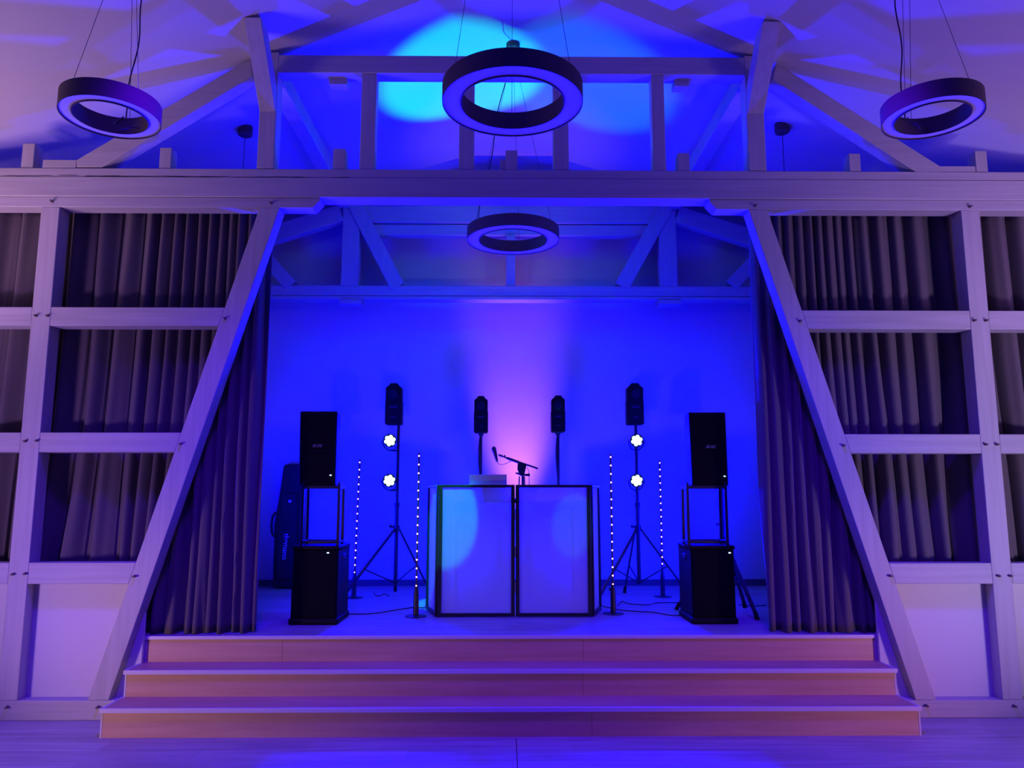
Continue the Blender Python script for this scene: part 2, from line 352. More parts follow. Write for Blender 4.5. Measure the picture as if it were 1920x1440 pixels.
# roof truss standing on the tie beam
rt = thing('roof_truss', (0, YF, z_tb1), 'pale timber roof truss standing on the tie beam, posts, collar and sloping struts', 'roof truss')
cz0, cz1 = P(946, 138, YF).z, P(946, 105, YF).z
def X(px, py, Y=YF): return P(px, py, Y).x
pL = (X(481, 314), X(513, 314)); pR = (X(1405, 322), X(1438, 322))
for a, b in ((673, 701), (860, 888), (1038, 1067), (1226, 1250)):
    MB().box(X(a, 318), X(b, 318), YF + .01, YF + .12, z_tb1, cz0).build('upright', 'timber_v', rt, .005)
MB().box(pL[1], pR[0], YF, YF + TD, cz0, cz1).build('collar_beam', 'timber_h', rt, .006)
for (a, b) in (pL, pR):
    MB().box(a, b, YF, YF + TD, z_tb1 + .004, min(zc(a), zc(b)) ).build('queen_post', 'timber_v', rt, .005)
    zt = min(zc(a), zc(b)) 
    zk = P(500, 210, YF).z
    MB().profile([(YF, zk), (5.33, zt), (5.50, zt), (YF, zk + .21)], a + .002, b - .002).build('head_brace', 'timber_v', rt, .005)
    xm = (a + b) / 2; s = -1 if xm < 0 else 1
    MB().box(xm - .07, xm + .07, YF + TD, 8.70, 4.93, 5.09).build('purlin', 'timber_v', rt, .006)
for a, b in ((613, 647), (1268, 1297)):
    MB().box(X(a, 145), X(b, 145), YF + .08, YF + TD + .04, cz0 - .055, cz0).build('cleat', 'timber_h', rt, .003)
MB().prism([XZ(470, 109), XZ(473, 143), XZ(190, 313), XZ(143, 313), XZ(143, 300)], YF, YF + .13).build('strut', 'timber_h', rt, .005)
MB().prism([XZ(1456, 118), XZ(1449, 149), XZ(1721, 324), XZ(1768, 324), XZ(1762, 311)][::-1], YF, YF + .13).build('strut', 'timber_h', rt, .005)
for a, b, t in ((80, 143, 299), (1762, 1829, 311)):
    zz = P(a, t, YF).z; MB().box(X(a, t), X(b, t), YF + .002, YF + .125, z_tb1, zz).build('foot_block', 'timber_h', rt, .004)
nm = ['farthest left on the tie beam, beside the low foot block', 'under the left ring lamp, right of the left strut foot', 'between the left queen post and the next upright',
      'at the centre of the beam, with a smaller block against it', 'just left of the right queen post', 'between the right queen post and the right strut foot', 'farthest right, against the right strut foot block']
for i, (a, b, t) in enumerate(((39, 62, 268), (298, 320, 276), (624, 647, 278), (948, 970, 281), (1272, 1293, 286), (1593, 1614, 287), (1830, 1852, 282))):
    sx = (X(a, 316) + X(b, 316)) / 2
    sb = thing('timber_stub', (sx, YF, z_tb1), 'short upright timber stub ' + nm[i], 'timber stub', 'short stubs standing on the tie beam')
    MB().box(X(a, 300), X(b, 300), YF + .006, YF + .12, z_tb1, P(a, t, YF).z).build('block', 'timber_v', sb, .004)
    if i == 3: MB().box(X(937, 300), X(948, 300), YF + .02, YF + .12, z_tb1, P(a, 297, YF).z).build('small_block', 'timber_v', sb, .003)

# back truss against the end wall
YT = 8.72
bt = thing('back_truss', (0, YT, 3.85), 'timber truss against the back wall of the stage, seen under the tie beam', 'roof truss')
XB = lambda px, py: P(px, py, YT).x
zb0, zb1 = P(960, 562, YT).z, P(960, 536, YT).z
MB().box(-4.9, 4.9, YT, YT + .16, zb0 + .045, zb1).build('tie_beam', 'timber_h', bt, .008)
MB().box(-4.9, 4.9, YT - .006, YT + .16, zb0, zb0 + .04).build('lower_board', 'timber_h', bt, .004)
zq = P(960, 386, YT).z; zq2 = P(960, 418, YT).z; zq3 = P(960, 440, YT).z
MB().box(XB(672, 500), XB(1237, 500), YT, YT + .16, zq2, zq).build('collar_beam', 'timber_h', bt, .008)
MB().box(XB(672, 500), XB(1237, 500), YT + .03, YT + .16, zq3, zq2 - .008).build('collar_beam', 'timber_h', bt, .008)
MB().box(XB(949, 500), XB(966, 500), YT + .01, YT + .12, zb1, zq3).build('king_post', 'timber_v', bt, .004)
MB().box(XB(951, 396), XB(968, 396), YT + .01, YT + .12, zq, zc(.13)).build('king_post', 'timber_v', bt, .004)
for (a, b, c, d, e1, e2) in ((640, 672, 745, 660, (545, 535), (478, 462)), (1237, 1270, 1166, 1258, (1372, 535), (1440, 462))):
    MB().box(XB(a, 500), XB(b, 500), YT, YT + .14, zb1, min(zc(XB(a, 500)), zc(XB(b, 500)))).build('post', 'timber_v', bt, .005)
    MB().box(XB(a - 3, 550), XB(b + 6, 550), YT - .02, YT + .15, zb0 - .055, zb0).build('corbel', 'timber_h', bt, .004)
    p0 = P(c, 537, YT); p1 = P(d, 372, YT)
    MB().bar((p0.x, YT + .05, p0.z), (p1.x, YT + .05, p1.z), .17, .13).build('brace', 'timber_v', bt, .005)
    p0 = P(*e1, YT); p1 = P(*e2, YT)
    MB().bar((p0.x, YT + .05, p0.z), (p1.x, YT + .05, p1.z), .15, .13).build('brace', 'timber_v', bt, .005)
    s = -1 if a < 960 else 1; x0 = XB(a, 400) if s < 0 else XB(b, 400)
    MB().bar((x0, YT + .06, 4.88), (x0 + s * 2.6, YT + .06, 4.88 - .33 * 2.6), .2, .12).build('rafter', 'timber_h', bt, .005)

# ------------------------------------------------------------------ curtains
def curtain(xo, xi, label, seed):
    s = 1 if xi > xo else -1
    root = thing('curtain', ((xo + xi) / 2, 6.0, SZ), label, 'curtain')
    L = abs(xi - xo); NX, NZ = 760, 44; z0, z1 = SZ + .004, 3.9
    def dens(t):     # folds per metre, tighter towards the opening
        d = L * (1 - t); return 4.6 + 8.0 / (1 + math.exp((d - .95) * 6)) + 2.6 * noise.noise((t * 9, seed, 0))
    ph = [0.0]
    for i in range(NX): ph.append(ph[-1] + max(4, dens(i / NX)) * L / NX * 2 * math.pi)
    mb = MB(); 
    for j in range(NZ + 1):
        v = j / NZ; z = z0 + (z1 - z0) * v
        for i in range(NX + 1):
            t = i / NX; x = xo + (xi - xo) * t; p = ph[i]
            # folds merge and drift down the cloth
            p2 = p + 2.5 * noise.noise((p * .09, v * 1.6, seed + 4)) * (1.15 - v) + 1.5 * noise.noise((p * .35, v * 1.1, seed))
            am = .030 + .022 * noise.noise((p * .13, v * .9 + 3, seed + 9)) + .012 * (1 - v)
            dd = dens(t); am *= min(1.0, 8.5 / dd) + .25
            y = 6.055 + am * (math.sin(p2) + .38 * math.sin(2 * p2 + 1.1 + seed)) + .02 * noise.noise((t * 6, v * 2, seed + 2))
            xx = x + s * am * .42 * math.cos(p2) - s * (1 - v) ** 1.5 * .10 * math.sin(math.pi * t) * (1 if L * (1 - t) > .5 else .3)
            e = L * (1 - t)
            if e < .07: y += .07 - e      # return fold at the leading edge
            y = max(y, 5.958)
            mb.v.append(Vector((xx, y, z + .004 * math.sin(p2 * .5) * (1 if j == 0 else 0))))
    for j in range(NZ):
        for i in range(NX): a = j * (NX + 1) + i; mb.f.append((a, a + 1, a + NX + 2, a + NX + 1))
    o = mb.build('drape', 'velvet', root, angle=80)
    sd = o.modifiers.new('thickness', 'SOLIDIFY'); sd.thickness = .004; sd.offset = 0
    MB().box(min(xo, xi), max(xo, xi), 6.045, 6.065, 3.9, 3.93).build('curtain_track', 'metal', root)
xcl = G(488, 1180, SZ).x; xcr = G(1438, 1180, SZ).x
curtain(-4.9, xcl, 'dark pleated velvet curtain behind the left timber partition, drawn open at the stage edge', 1.3)
curtain(4.9, xcr, 'dark pleated velvet curtain behind the right timber partition, drawn open at the stage edge', 5.7)

# ------------------------------------------------------------------ ring lamps
def ring_lamp(c, Rr, label, cord_top, wires, canopy=None, curl=True):
    c = Vector(c)
    root = thing('ring_pendant_lamp', c, label, 'pendant lamp', 'round ring lamps hanging from the ceiling')
    ri = Rr * .735; h = .105
    MB().lathe(c, [(Rr, 0), (Rr, h), (Rr - .006, h), (Rr - .006, .008), (Rr-.004, 0)], 72, True).build('outer_shell', 'felt', root)
    MB().lathe(c, [(ri, 0), (ri, h), (ri + .006, h), (ri + .006, .008), (ri+.004, 0)], 72, True).build('inner_shell', 'felt', root)
    MB().lathe(c, [(Rr - .006, .008), (Rr - .006, .02), (ri + .006, .02), (ri + .006, .008)], 72, True).build('diffuser', 'opal', root)
    MB().lathe(c, [(Rr - .006, h - .01), (Rr - .006, h - .002), (ri + .006, h - .002), (ri + .006, h - .01)], 72, True).build('top_plate', 'felt', root)
    for a, top in wires:
        p = c + Vector((math.cos(R(a)) * (Rr - .05), math.sin(R(a)) * (Rr - .05), h)); MB().tube([p, Vector(top)], .0016, 6).build('suspension_wire', 'wire', root)
    if cord_top is not None:
        t = Vector(cord_top); a = c + Vector((-.03, Rr * .86, h)) if curl else c + Vector((-Rr * .8, .1, h))
        pts = []
        for i in range(25):
            k = i / 24; q = t.lerp(a + Vector((0, 0, .05)), k); q += Vector((.012 * math.sin(k * 13), .0, 0)) * (1 if 0 < i < 24 else 0); pts.append(q)
        pts.append(a)
        MB().tube(pts, .0042, 8).build('power_cord', 'cable', root)
        if curl:
            b = c + Vector((-.02, 0, h))
            pts = [a + Vector((.0, -.03, .01)), c + Vector((-.05, .16, .06)), c + Vector((-.03, .10, .012)), c + Vector((.0, .13, .0)), c + Vector((.05, .17, .03)), c + Vector((.09, Rr * .70, .03))]
            sm = []
            for i in range(len(pts) - 1):
                for k in range(6):
                    u = k / 6; p0 = pts[max(i-1, 0)]; p1 = pts[i]; p2 = pts[i+1]; p3 = pts[min(i+2, len(pts)-1)]
                    sm.append(.5 * ((2*p1) + (p2-p0)*u + (2*p0-5*p1+4*p2-p3)*u*u + (3*p1-p0-3*p2+p3)*u**3))
            MB().tube(sm, .004, 8).build('loose_cord', 'cable', root)
    if canopy is not None:
        q = Vector(canopy); zt = zc(q.x) + .004
        MB().lathe((q.x, q.y, zt - .055), [(.052, 0), (.06, .006), (.062, .055)], 28).build('canopy', 'felt', root)
    return root
RR = .40; RS = .274
cl = P(207, 222, 4.30); cr_ = P(1748, 223, 4.25); cc = P(961, 196, 4.12); cs = P(962, 452, 6.45)
zt = lambda x: zc(x) - .003
def hang(c, dx=0): return (c.x + dx, c.y, zt(c.x + dx))
ring_lamp(cl, RS, 'ring lamp hanging at the left of the hall above the left partition', (cl.x + .12, cl.y + .1, zt(cl.x + .12)), [(205, (cl.x + .02, cl.y, zt(cl.x + .02))), (-25, (cl.x + .06, cl.y, zt(cl.x + .06))), (90, hang(cl, .05))])
ring_lamp(cr_, RS, 'ring lamp hanging at the right of the hall above the right partition', (cr_.x - .1, cr_.y + .1, zt(cr_.x - .1)), [(205, hang(cr_, -.1)), (-25, hang(cr_, -.02)), (90, hang(cr_, -.05))])
ring_lamp(cc, RR, 'largest-looking ring lamp, hanging nearest in the centre in front of the roof truss', None, [(200, (cc.x - .12, cc.y, zt(.1))), (-20, (cc.x + .1, cc.y, zt(.1))), (90, (cc.x, cc.y, zt(0)))])
q0 = (cs.x, cs.y, zt(.0) - .05)
ring_lamp(cs, RR, 'ring lamp hanging over the stage under the tie beam, its rim lit cyan', (cs.x - .02, cs.y, zt(0) - .05), [(200, q0), (-20, q0), (80, q0)], (cs.x, cs.y, 0), curl=False)
for (px, py, lx, sd) in ((460, 241, 455, 'left'), (1466, 236, 1484, 'right')):
    d = ray(px, py); 
    # where the sight line meets the sloping ceiling
    sgn = -1 if d.x < 0 else 1
    t = (RZ - SL * sgn * CAM.x - CAM.z) / (d.z + SL * sgn * d.x); q = CAM + d * t
    root = thing('ceiling_canopy', (q.x, q.y, zc(q.x)), 'small dark ceiling rose with a hanging cord, beyond the %s queen post' % sd, 'ceiling rose', 'dark ceiling roses over the stage sides')
    MB().lathe((q.x, q.y, zc(q.x) - .07), [(.058, 0), (.066, .008), (.066, .09)], 28).build('cap', 'felt', root)
    MB().tube([(q.x, q.y, zc(q.x) - .07), (q.x + .0, q.y, 4.3), (q.x + .01, q.y, 3.9)], .003, 6).build('cord', 'cable', root)

# ------------------------------------------------------------------ dj facade and table
YD = 6.80
fa = thing('dj_facade', (0, YD, SZ), 'four panel folding white screen booth with black frame in the middle of the stage', 'dj booth')
zf0, zf1 = SZ + .004, P(960, 909, YD).z
xa, xm, xb = P(822, 1000, YD).x, P(966, 1000, YD).x, P(1108, 1000, YD).x
xa2, xb2 = P(803, 1000, 7.24).x, P(1123, 1000, 7.24).x
def panel(p, q, name):
    p = Vector(p); q = Vector(q); t = (q - p).normalized(); fr = .032; nrm = Vector((t.y, -t.x, 0))
    fo = MB(); zz0, zz1 = zf0, zf1; U = Vector((0, 0, 1))
    def rail(a, b, wd): fo.bar(a, b, wd, .03, ref=nrm)
    rail(p + t*fr/2 + U*zz0, p + t*fr/2 + U*zz1, fr); rail(q - t*fr/2 + U*zz0, q - t*fr/2 + U*zz1, fr)
    rail(p + t*fr + U*(zz0 + .014), q - t*fr + U*(zz0 + .014), .028); rail(p + t*fr + U*(zz1 - .012), q - t*fr + U*(zz1 - .012), .024)
    f = fo.build('panel_frame', 'metal', fa, .003)
    sc = MB(); a = p + t*fr; b = q - t*fr
    sc.loft([a + U*(zz0+.028) - nrm*.004, b + U*(zz0+.028) - nrm*.004, b + U*(zz1-.024) - nrm*.004, a + U*(zz1-.024) - nrm*.004],
            [])
    sc.f = [(0, 1, 2, 3)]
    sc.build('screen_panel', 'lycra', fa)
panel((xa, YD, 0), (xm - .004, YD, 0), 'l'); panel((xm + .004, YD, 0), (xb, YD, 0), 'r')
panel((xa2, 7.24, 0), (xa - .006, YD + .012, 0), 's'); panel((xb + .006, YD + .012, 0), (xb2, 7.24, 0), 't')
for z in (.8, 1.1, 1.42):
    MB().cyl((xm, YD - .018, z - .045), (xm, YD - .018, z + .045), .0045, seg=10).build('hinge', 'steel', fa)
zt_ = 1.545
tbk = thing('dj_table', (0, 7.05, SZ), 'dark folding table hidden behind the white booth screens', 'table')
MB().box(xa + .06, xb - .06, 6.86, 7.36, zt_ - .03, zt_).build('tabletop', 'black', tbk, .004)
for x in (xa + .1, xb - .1):
    for y in (6.9, 7.32): MB().cyl((x, y, SZ), (x, y, zt_ - .03), .014, seg=12).build('leg', 'metal', tbk)
# laptop
l0 = P(880, 900, 6.97).x; l1 = P(950, 900, 6.97).x; zl = P(915, 889.5, 6.9).z
lp = thing('laptop', ((l0 + l1) / 2, 7.05, zt_), 'silver laptop with raised lid on the booth, left of the microphone', 'laptop')
MB().box(l0, l1, 6.99, 7.21, zt_, zt_ + .014).build('base', 'laptop', lp, .003)
MB().box(l0 + .02, l1 - .02, 7.0, 7.10, zt_ + .014, zt_ + .016).build('keyboard', 'black', lp)
MB().loft([(l0, 6.985, zt_ + .012), (l1, 6.985, zt_ + .012), (l1, 6.93, zl), (l0, 6.93, zl)], [(l0, 6.992, zt_ + .012), (l1, 6.992, zt_ + .012), (l1, 6.937, zl), (l0, 6.937, zl)]).build('lid', 'laptop', lp, .002)
zm = (zt_ + zl) / 2 + .005
xlm = (l0 + l1) / 2
lg = MB().cyl((xlm - .008, 6.9565, zm), (xlm - .008, 6.9545, zm), .013, seg=18).cyl((xlm + .008, 6.9565, zm), (xlm + .008, 6.9545, zm), .013, seg=18).ball((xlm + .004, 6.956, zm + .021), .005, 8)
lg.build('lid_emblem', 'print', lp)
# microphone on boom stand
YM = 7.12
ms = thing('microphone_stand', (P(980, 900, YM).x, YM, zt_), 'black short boom stand behind the booth holding the microphone', 'microphone stand')
Q = lambda px, py, y=YM: P(px, py, y)
MB().lathe((Q(981, 900).x, YM, zt_), [(.085, 0), (.085, .012), (.02, .022), (.02, .03)], 32).build('base', 'metal', ms)
MB().cyl(Vector((Q(980, 900).x, YM, zt_ + .03)), Q(980, 880), .011, seg=14).build('pole', 'metal', ms)
for a, b in ((972, 974), (985, 983)): MB().cyl(Vector((Q(a, 912).x, YM + .01, zt_)), Q(b, 893, YM + .01), .006, seg=10).build('brace', 'metal', ms)
MB().prism([(Q(a, b).x, Q(a, b).z) for a, b in ((971, 866), (988, 870), (985, 882), (983, 892), (975, 892), (970, 880))], YM - .016, YM + .016).build('clutch', 'metal', ms, .003)
MB().cyl(Q(966.5, 887), Q(977, 889), .005, .014, 12).build('clutch_knob', 'metal', ms)
MB().cyl(Q(983, 890.5), Q(993.5, 890.5), .009, .013, 12).build('clamp_knob', 'metal', ms)
MB().cyl(Q(948, 858), Q(1008.5, 878.5), .0085, seg=12).build('boom', 'metal', ms)
MB().cyl(Q(951, 859), Q(972, 866.5), .0125, seg=12).build('boom_grip', 'metal', ms)
MB().cyl(Q(934, 852.5), Q(948, 858), .006, seg=12).cyl(Q(937, 853.6), Q(942, 855.5), .010, seg=12).cyl(Q(946, 857), Q(946.5, 853.2), .009, seg=10).build('tip_joint', 'metal', ms)
mc = thing('microphone', Q(930, 858), 'dark handheld microphone in the boom stand clip above the booth', 'microphone')
h0, h1 = Q(926, 842), Q(932.2, 865.5); ax = (h1 - h0).normalized()
MB().ball(h0, .0215, 16, 1.15).build('grille_head', 'metal', mc)
MB().cyl(h0 + ax * .012, h0.lerp(h1, .55), .0205, .0155, 16).cyl(h0.lerp(h1, .55), h1, .0155, .009, 16).build('body', 'metal', mc)
pts = [Q(*p) for p in ((932.2, 865.5), (934.5, 869.5), (938.5, 871.3), (943, 871.2), (949, 869), (955, 866), (960, 864))]
MB().tube(pts, .0026, 8).build('microphone_cable', 'cable', mc)
MB().tube([Q(*p) for p in ((988, 876), (991, 882), (991.8, 892), (992.5, 912))], .0026, 8).build('microphone_cable', 'cable', mc)

# ------------------------------------------------------------------ speaker stacks
def speaker_stack(px0, px1, side):
    ys = 6.41; x0 = P(px0, 1172, ys).x; x1 = P(px1, 1172, ys).x; xc = (x0 + x1) / 2; sn = 'left' if side < 0 else 'right'
    sub = thing('subwoofer', (xc, ys, SZ), 'black subwoofer box on the stage floor, %s of the booth' % sn, 'subwoofer', 'subwoofers under the speakers')
    zt2 = P(xc, 1024, ys).z; wx = (x1 - x0) / 2 - .008
    xo = .0
    MB().box(xc - wx, xc + wx, ys + .012, ys + .46, SZ + .05, zt2 - .03).build('cabinet', 'black', sub, .006)
    MB().box(xc - wx + .012, xc + wx - .012, ys, ys + .012, SZ + .06, zt2 - .04).build('front_grille', 'grille', sub, .003)
    MB().box(xc - wx - .012, xc + wx + .012, ys - .012, ys + .47, SZ, SZ + .05).build('base_plinth', 'black', sub, .014)
    MB().box(xc - wx - .006, xc + wx + .006, ys - .006, ys + .465, zt2 - .03, zt2).build('top_lid', 'black', sub, .008)
    l = P(615 if side < 0 else 1368, 1036.5, ys); MB().box(l.x - .008, l.x + .008, ys - .004, ys + .002, l.z - .004, l.z + .004).build('status_light', 'blue_led', sub)
    for k in (-1, 1): MB().box(xc + k*wx - .004, xc + k*wx + .004, ys + .18, ys + .30, zt2 - .12, zt2 - .08).build('handle', 'metal', sub, .003)
    # open metal spacer frame
    z3 = P(xc, 911, ys).z
    a = P(563 if side < 0 else 1289, 960, ys).x; b = P(636 if side < 0 else 1366, 960, ys).x
    fr = thing('riser_frame', ((a + b) / 2, ys, zt2), 'open black rectangular metal frame lifting the %s speaker above its subwoofer' % sn, 'speaker riser', 'open metal frames between speaker and subwoofer')
    y0, y1 = ys + .03, ys + .21
    for x in (a + .011, b - .011):
        for y in (y0, y1): MB().box(x - .011, x + .011, y - .011, y + .011, zt2, z3 + (.03 if y == y0 else 0)).build('post', 'metal', fr, .002)
    for y in (y0, y1):
        for z in (zt2 + .028, z3 - .011): MB().box(a + .022, b - .022, y - .01, y + .01, z - .011, z + .011).build('cross_bar', 'metal', fr, .002)
    for x in (a + .011, b - .011):
        for z in (zt2 + .028, z3 - .011): MB().box(x - .01, x + .01, y0 + .011, y1 - .011, z - .011, z + .011).build('side_bar', 'metal', fr, .002)
    for x in (a + .016, b - .016): MB().cyl((x, y0 - .011, z3 + .005), (x, y0 - .018, z3 + .005), .006, seg=10).build('bolt', 'steel', fr)
    # full range speaker, leaning slightly
    if side < 0: tl, tr, bl, br = (563, 771), (633, 771), (560, 908), (629, 908)
    else: tl, tr, bl, br = (1291, 773), (1360, 773), (1298, 908), (1366, 908)
    sp = thing('speaker', ((a + b) / 2, ys, z3), 'tall black loudspeaker on the open frame, %s of the booth' % sn, 'speaker', 'tall black loudspeakers on frames')
    yt = ys + .05; yb_ = ys + .03
    pts = [P(*tl, yt), P(*tr, yt), P(*br, yb_), P(*bl, yb_)]
    zlo = z3 + .002
    for k in (2, 3): pts[k].z = zlo
    dv = Vector((0, .30, 0))
    def sh(pp, g): c = sum(pp, Vector()) / 4; return [c + (v - c) * g for v in pp]
    bk = [v + dv + Vector((side * .035, 0, 0)) for i, v in enumerate(pts)]
    MB().loft(pts, bk).build('cabinet', 'black', sp, .010)
    fp = [v + Vector((0, -.010, 0)) for v in sh(pts, .94)]; MB().loft(fp, [v + Vector((0, .012, 0)) for v in fp]).build('front_grille', 'grille', sp, .004)
    for k in range(1, 12):
        u = k / 12; p = fp[0].lerp(fp[3], u); q = fp[1].lerp(fp[2], u); MB().box(p.x + .01, q.x - .01, min(p.y, q.y) - .003, p.y + .001, p.z - .002, p.z + .002).build('grille_rib', 'grille', sp)
    l = P(620 if side < 0 else 1358.5, 891 if side < 0 else 893, ys + .02); MB().box(l.x - .006, l.x + .006, ys + .012, ys + .024, l.z - .004, l.z + .004).build('status_light', 'blue_led', sp)
    l = P(595 if side < 0 else 1332, 836 if side < 0 else 838, ys + .025)
    text('badge', 'BOSE', .034, 'badge', sp, (l.x, ys + .020, l.z), (R(90), 0, 0), .002, shear=.3)
speaker_stack(541, 632, -1)
speaker_stack(1298, 1384, 1)

# ------------------------------------------------------------------ stage light stands
def light_stand(px_pole, py_foot, feet, side, ytop_px, hub_px):
    base = G(px_pole, py_foot, SZ); Y = base.y; sn = 'left' if side < 0 else 'right'
    xp = base.x
    root = thing('light_stand', (xp, Y, SZ), 'black tripod lighting stand carrying two lit spotlights, %s of the booth' % sn, 'lighting stand', 'tripod lighting stands')
    ztop = P(px_pole, ytop_px, Y).z; zh = P(px_pole, hub_px, Y).z; zb_ = P(px_pole, 1093, Y).z
    MB().cyl((xp, Y, zb_), (xp, Y, zh + .25), .021, seg=16).build('lower_pole', 'metal', root)
    MB().cyl((xp, Y, zh + .25), (xp, Y, ztop), .0165, seg=16).build('upper_pole', 'metal', root)
    MB().cyl((xp, Y, zh - .03), (xp, Y, zh + .03), .034, seg=16).build('hub', 'metal', root)
    MB().cyl((xp, Y, zh + .22), (xp, Y, zh + .27), .028, seg=16).build('collar', 'metal', root)
    MB().cyl((xp - .03, Y, zh + .01), (xp - .075, Y, zh + .02), .008, .018, 12).build('knob', 'metal', root)
    MB().cyl((xp, Y, zb_ - .01), (xp, Y, zb_ + .03), .03, seg=16).build('lower_hub', 'metal', root)
    for f in feet:
        q = G(f[0], f[1], SZ); a = Vector((xp, Y, zh - .01)); dr = (q - a); e = Vector((q.x, q.y, SZ + .018)); st_ = a + Vector((dr.x, dr.y, 0)).normalized() * .03
        lg = MB().bar(st_, e, .026, .018, ref=(0, 0, 1)).build('leg', 'metal', root, .003)
        MB().cyl(e + (st_ - e).normalized() * .05, e - Vector((0, 0, .016)), .015, .018, 12).build('rubber_foot', 'black', lg)
        mid = st_.lerp(e, .58); MB().cyl((xp, Y, zb_), mid, .007, seg=10).build('stay', 'metal', root)
    return root, xp, Y, ztop
def par(px, py, Y, xp, side, which):
    c = P(px, py, Y - .16); sn = 'left' if side < 0 else 'right'
    root = thing('spotlight', c, 'lit round LED spotlight shining blue-white, %s on the %s stand' % (which, sn), 'spotlight', 'lit LED spotlights on the stands')
    tgt = CAM + Vector((side * .3, 2, .0)); ax = (tgt - c).normalized()
    r = .072
    MB().lathe(c, [(.03, -.11), (.055, -.10), (r, -.05), (r, .006), (r - .005, .008), (r - .005, -.004)], 28, axis=ax).build('housing', 'metal', root)
    q = ax.to_track_quat('Z', 'Y')
    for k in range(7):
        o = Vector((0, 0, 0)) if k == 6 else Vector((math.cos(k * math.pi / 3 + .3), math.sin(k * math.pi / 3 + .3), 0)) * .040
        p = c + q @ o; MB().lathe(p, [(.019, -.004), (.021, .006), (.014, .013), (.004, .015)], 16, axis=ax).build('led_lens', 'par_led', root)
    side_v = q @ Vector((1, 0, 0))
    mb = MB(); pts = []
    for k in range(13):
        a = math.pi * k / 12; pts.append(c + Vector((math.cos(a) * (r + .012), .02, 0)) - Vector((0, -.05 * math.sin(a), math.sin(a) * (r + .03))))
    MB().tube(pts, .006, 8).build('yoke', 'metal', root)
    bt_ = pts[6]; MB().cyl(bt_, (xp, Y - .02, bt_.z), .010, seg=10).build('clamp', 'metal', root)
    lamp('spotlight_beam', 'SPOT', c + ax * .03, 1500, (0.0, 0.0, 1.0), .05, (c.x * .85, 0, 2.9), 104, 1.0)
def head(c0, w, h, label, group='dark effect lights on poles'):
    x, y, z = c0
    root = thing('effect_light', (x, y, z), label, 'effect light', group)
    hw = w / 2; zm2 = z + h * .58
    MB().prism([(x - hw, z + .012), (x - hw * .85, z), (x + hw * .85, z), (x + hw, z + .012), (x + hw, zm2), (x - hw, zm2)], y - .07, y + .07).build('base_housing', 'black', root, .004)
    MB().prism([(x - hw * .95, zm2), (x + hw * .95, zm2), (x + hw * .95, z + h * .89), (x + hw * .6, z + h * .94), (x + hw * .42, z + h), (x - hw * .42, z + h), (x - hw * .6, z + h * .94), (x - hw * .95, z + h * .89)], y - .08, y + .06).build('head_housing', 'black', root, .006)
    MB().cyl((x, y - .08, z + h * .74), (x, y - .095, z + h * .74), hw * .62, hw * .55, 24).build('lens', 'metal', root)
    MB().box(x - hw * .45, x + hw * .45, y - .074, y - .07, z + h * .40, z + h * .45).build('display', 'dim', root)
    MB().box(x - hw * .3, x + hw * .3, y - .074, y - .07, z + h * .16, z + h * .19).build('label_plate', 'dim', root)
    return root
for side, pp, feet, hx, parx in ((-1, (739, 1111), ((640, 1128), (802, 1100), (741, 1112)), 739, 731), (1, (1199, 1096), ((1128, 1128), (1290, 1105), (1172, 1111)), 1190, 1194)):
    root, xp, Y, ztop = light_stand(741 if side < 0 else 1199, 1112, ((636, 1132), (806, 1112), (741, 1109)) if side < 0 else ((1120, 1130), (1290, 1116), (1171, 1112)), side, 797, 990)
    par(parx, 826, Y, xp, side, 'upper'); par(parx + (-1 if side < 0 else 0), 901, Y, xp, side, 'lower')
    z0 = P(hx, 797, Y).z; z1 = P(hx, 720, Y).z; x0 = P(hx - 15.5, 780, Y).x; x1 = P(hx + 15.5, 780, Y).x
    head(((x0 + x1) / 2, Y, z0), x1 - x0, z1 - z0, 'dark effect light on top of the %s tripod lighting stand' % ('left' if side < 0 else 'right'))
for px, py0, sn in ((902, 812, 'left'), (1046, 811, 'right')):
    Y = 7.95; z0 = P(px, py0, Y).z; z1 = P(px, py0 - 68, Y).z; x0 = P(px - 13, 780, Y).x; x1 = P(px + 13, 780, Y).x; xc = (x0 + x1) / 2
    head((xc, Y, z0), x1 - x0, z1 - z0, 'dark effect light on a thin pole rising behind the %s half of the booth' % sn)
    ps = thing('pole_stand', (xc, Y, SZ), 'thin black pole stand with a wound cable, behind the %s half of the booth' % sn, 'stand', 'thin pole stands behind the booth')
    MB().cyl((xc, Y, SZ + .02), (xc, Y, z0), .015, seg=14).build('pole', 'metal', ps)
    MB().cyl((xc, Y, z0 - .035), (xc, Y, z0), .018, .035, 14).build('top_flange', 'metal', ps)
    MB().lathe((xc, Y, SZ), [(.17, 0), (.17, .012), (.03, .03), (.02, .05)], 32).build('base_plate', 'metal', ps)
    MB().tube([(xc - .012 - .010 * math.sin(k * .16), Y - .014, z0 - .05 - k * .018) for k in range(44)], .007, 8).build('wound_cable', 'cable', ps)
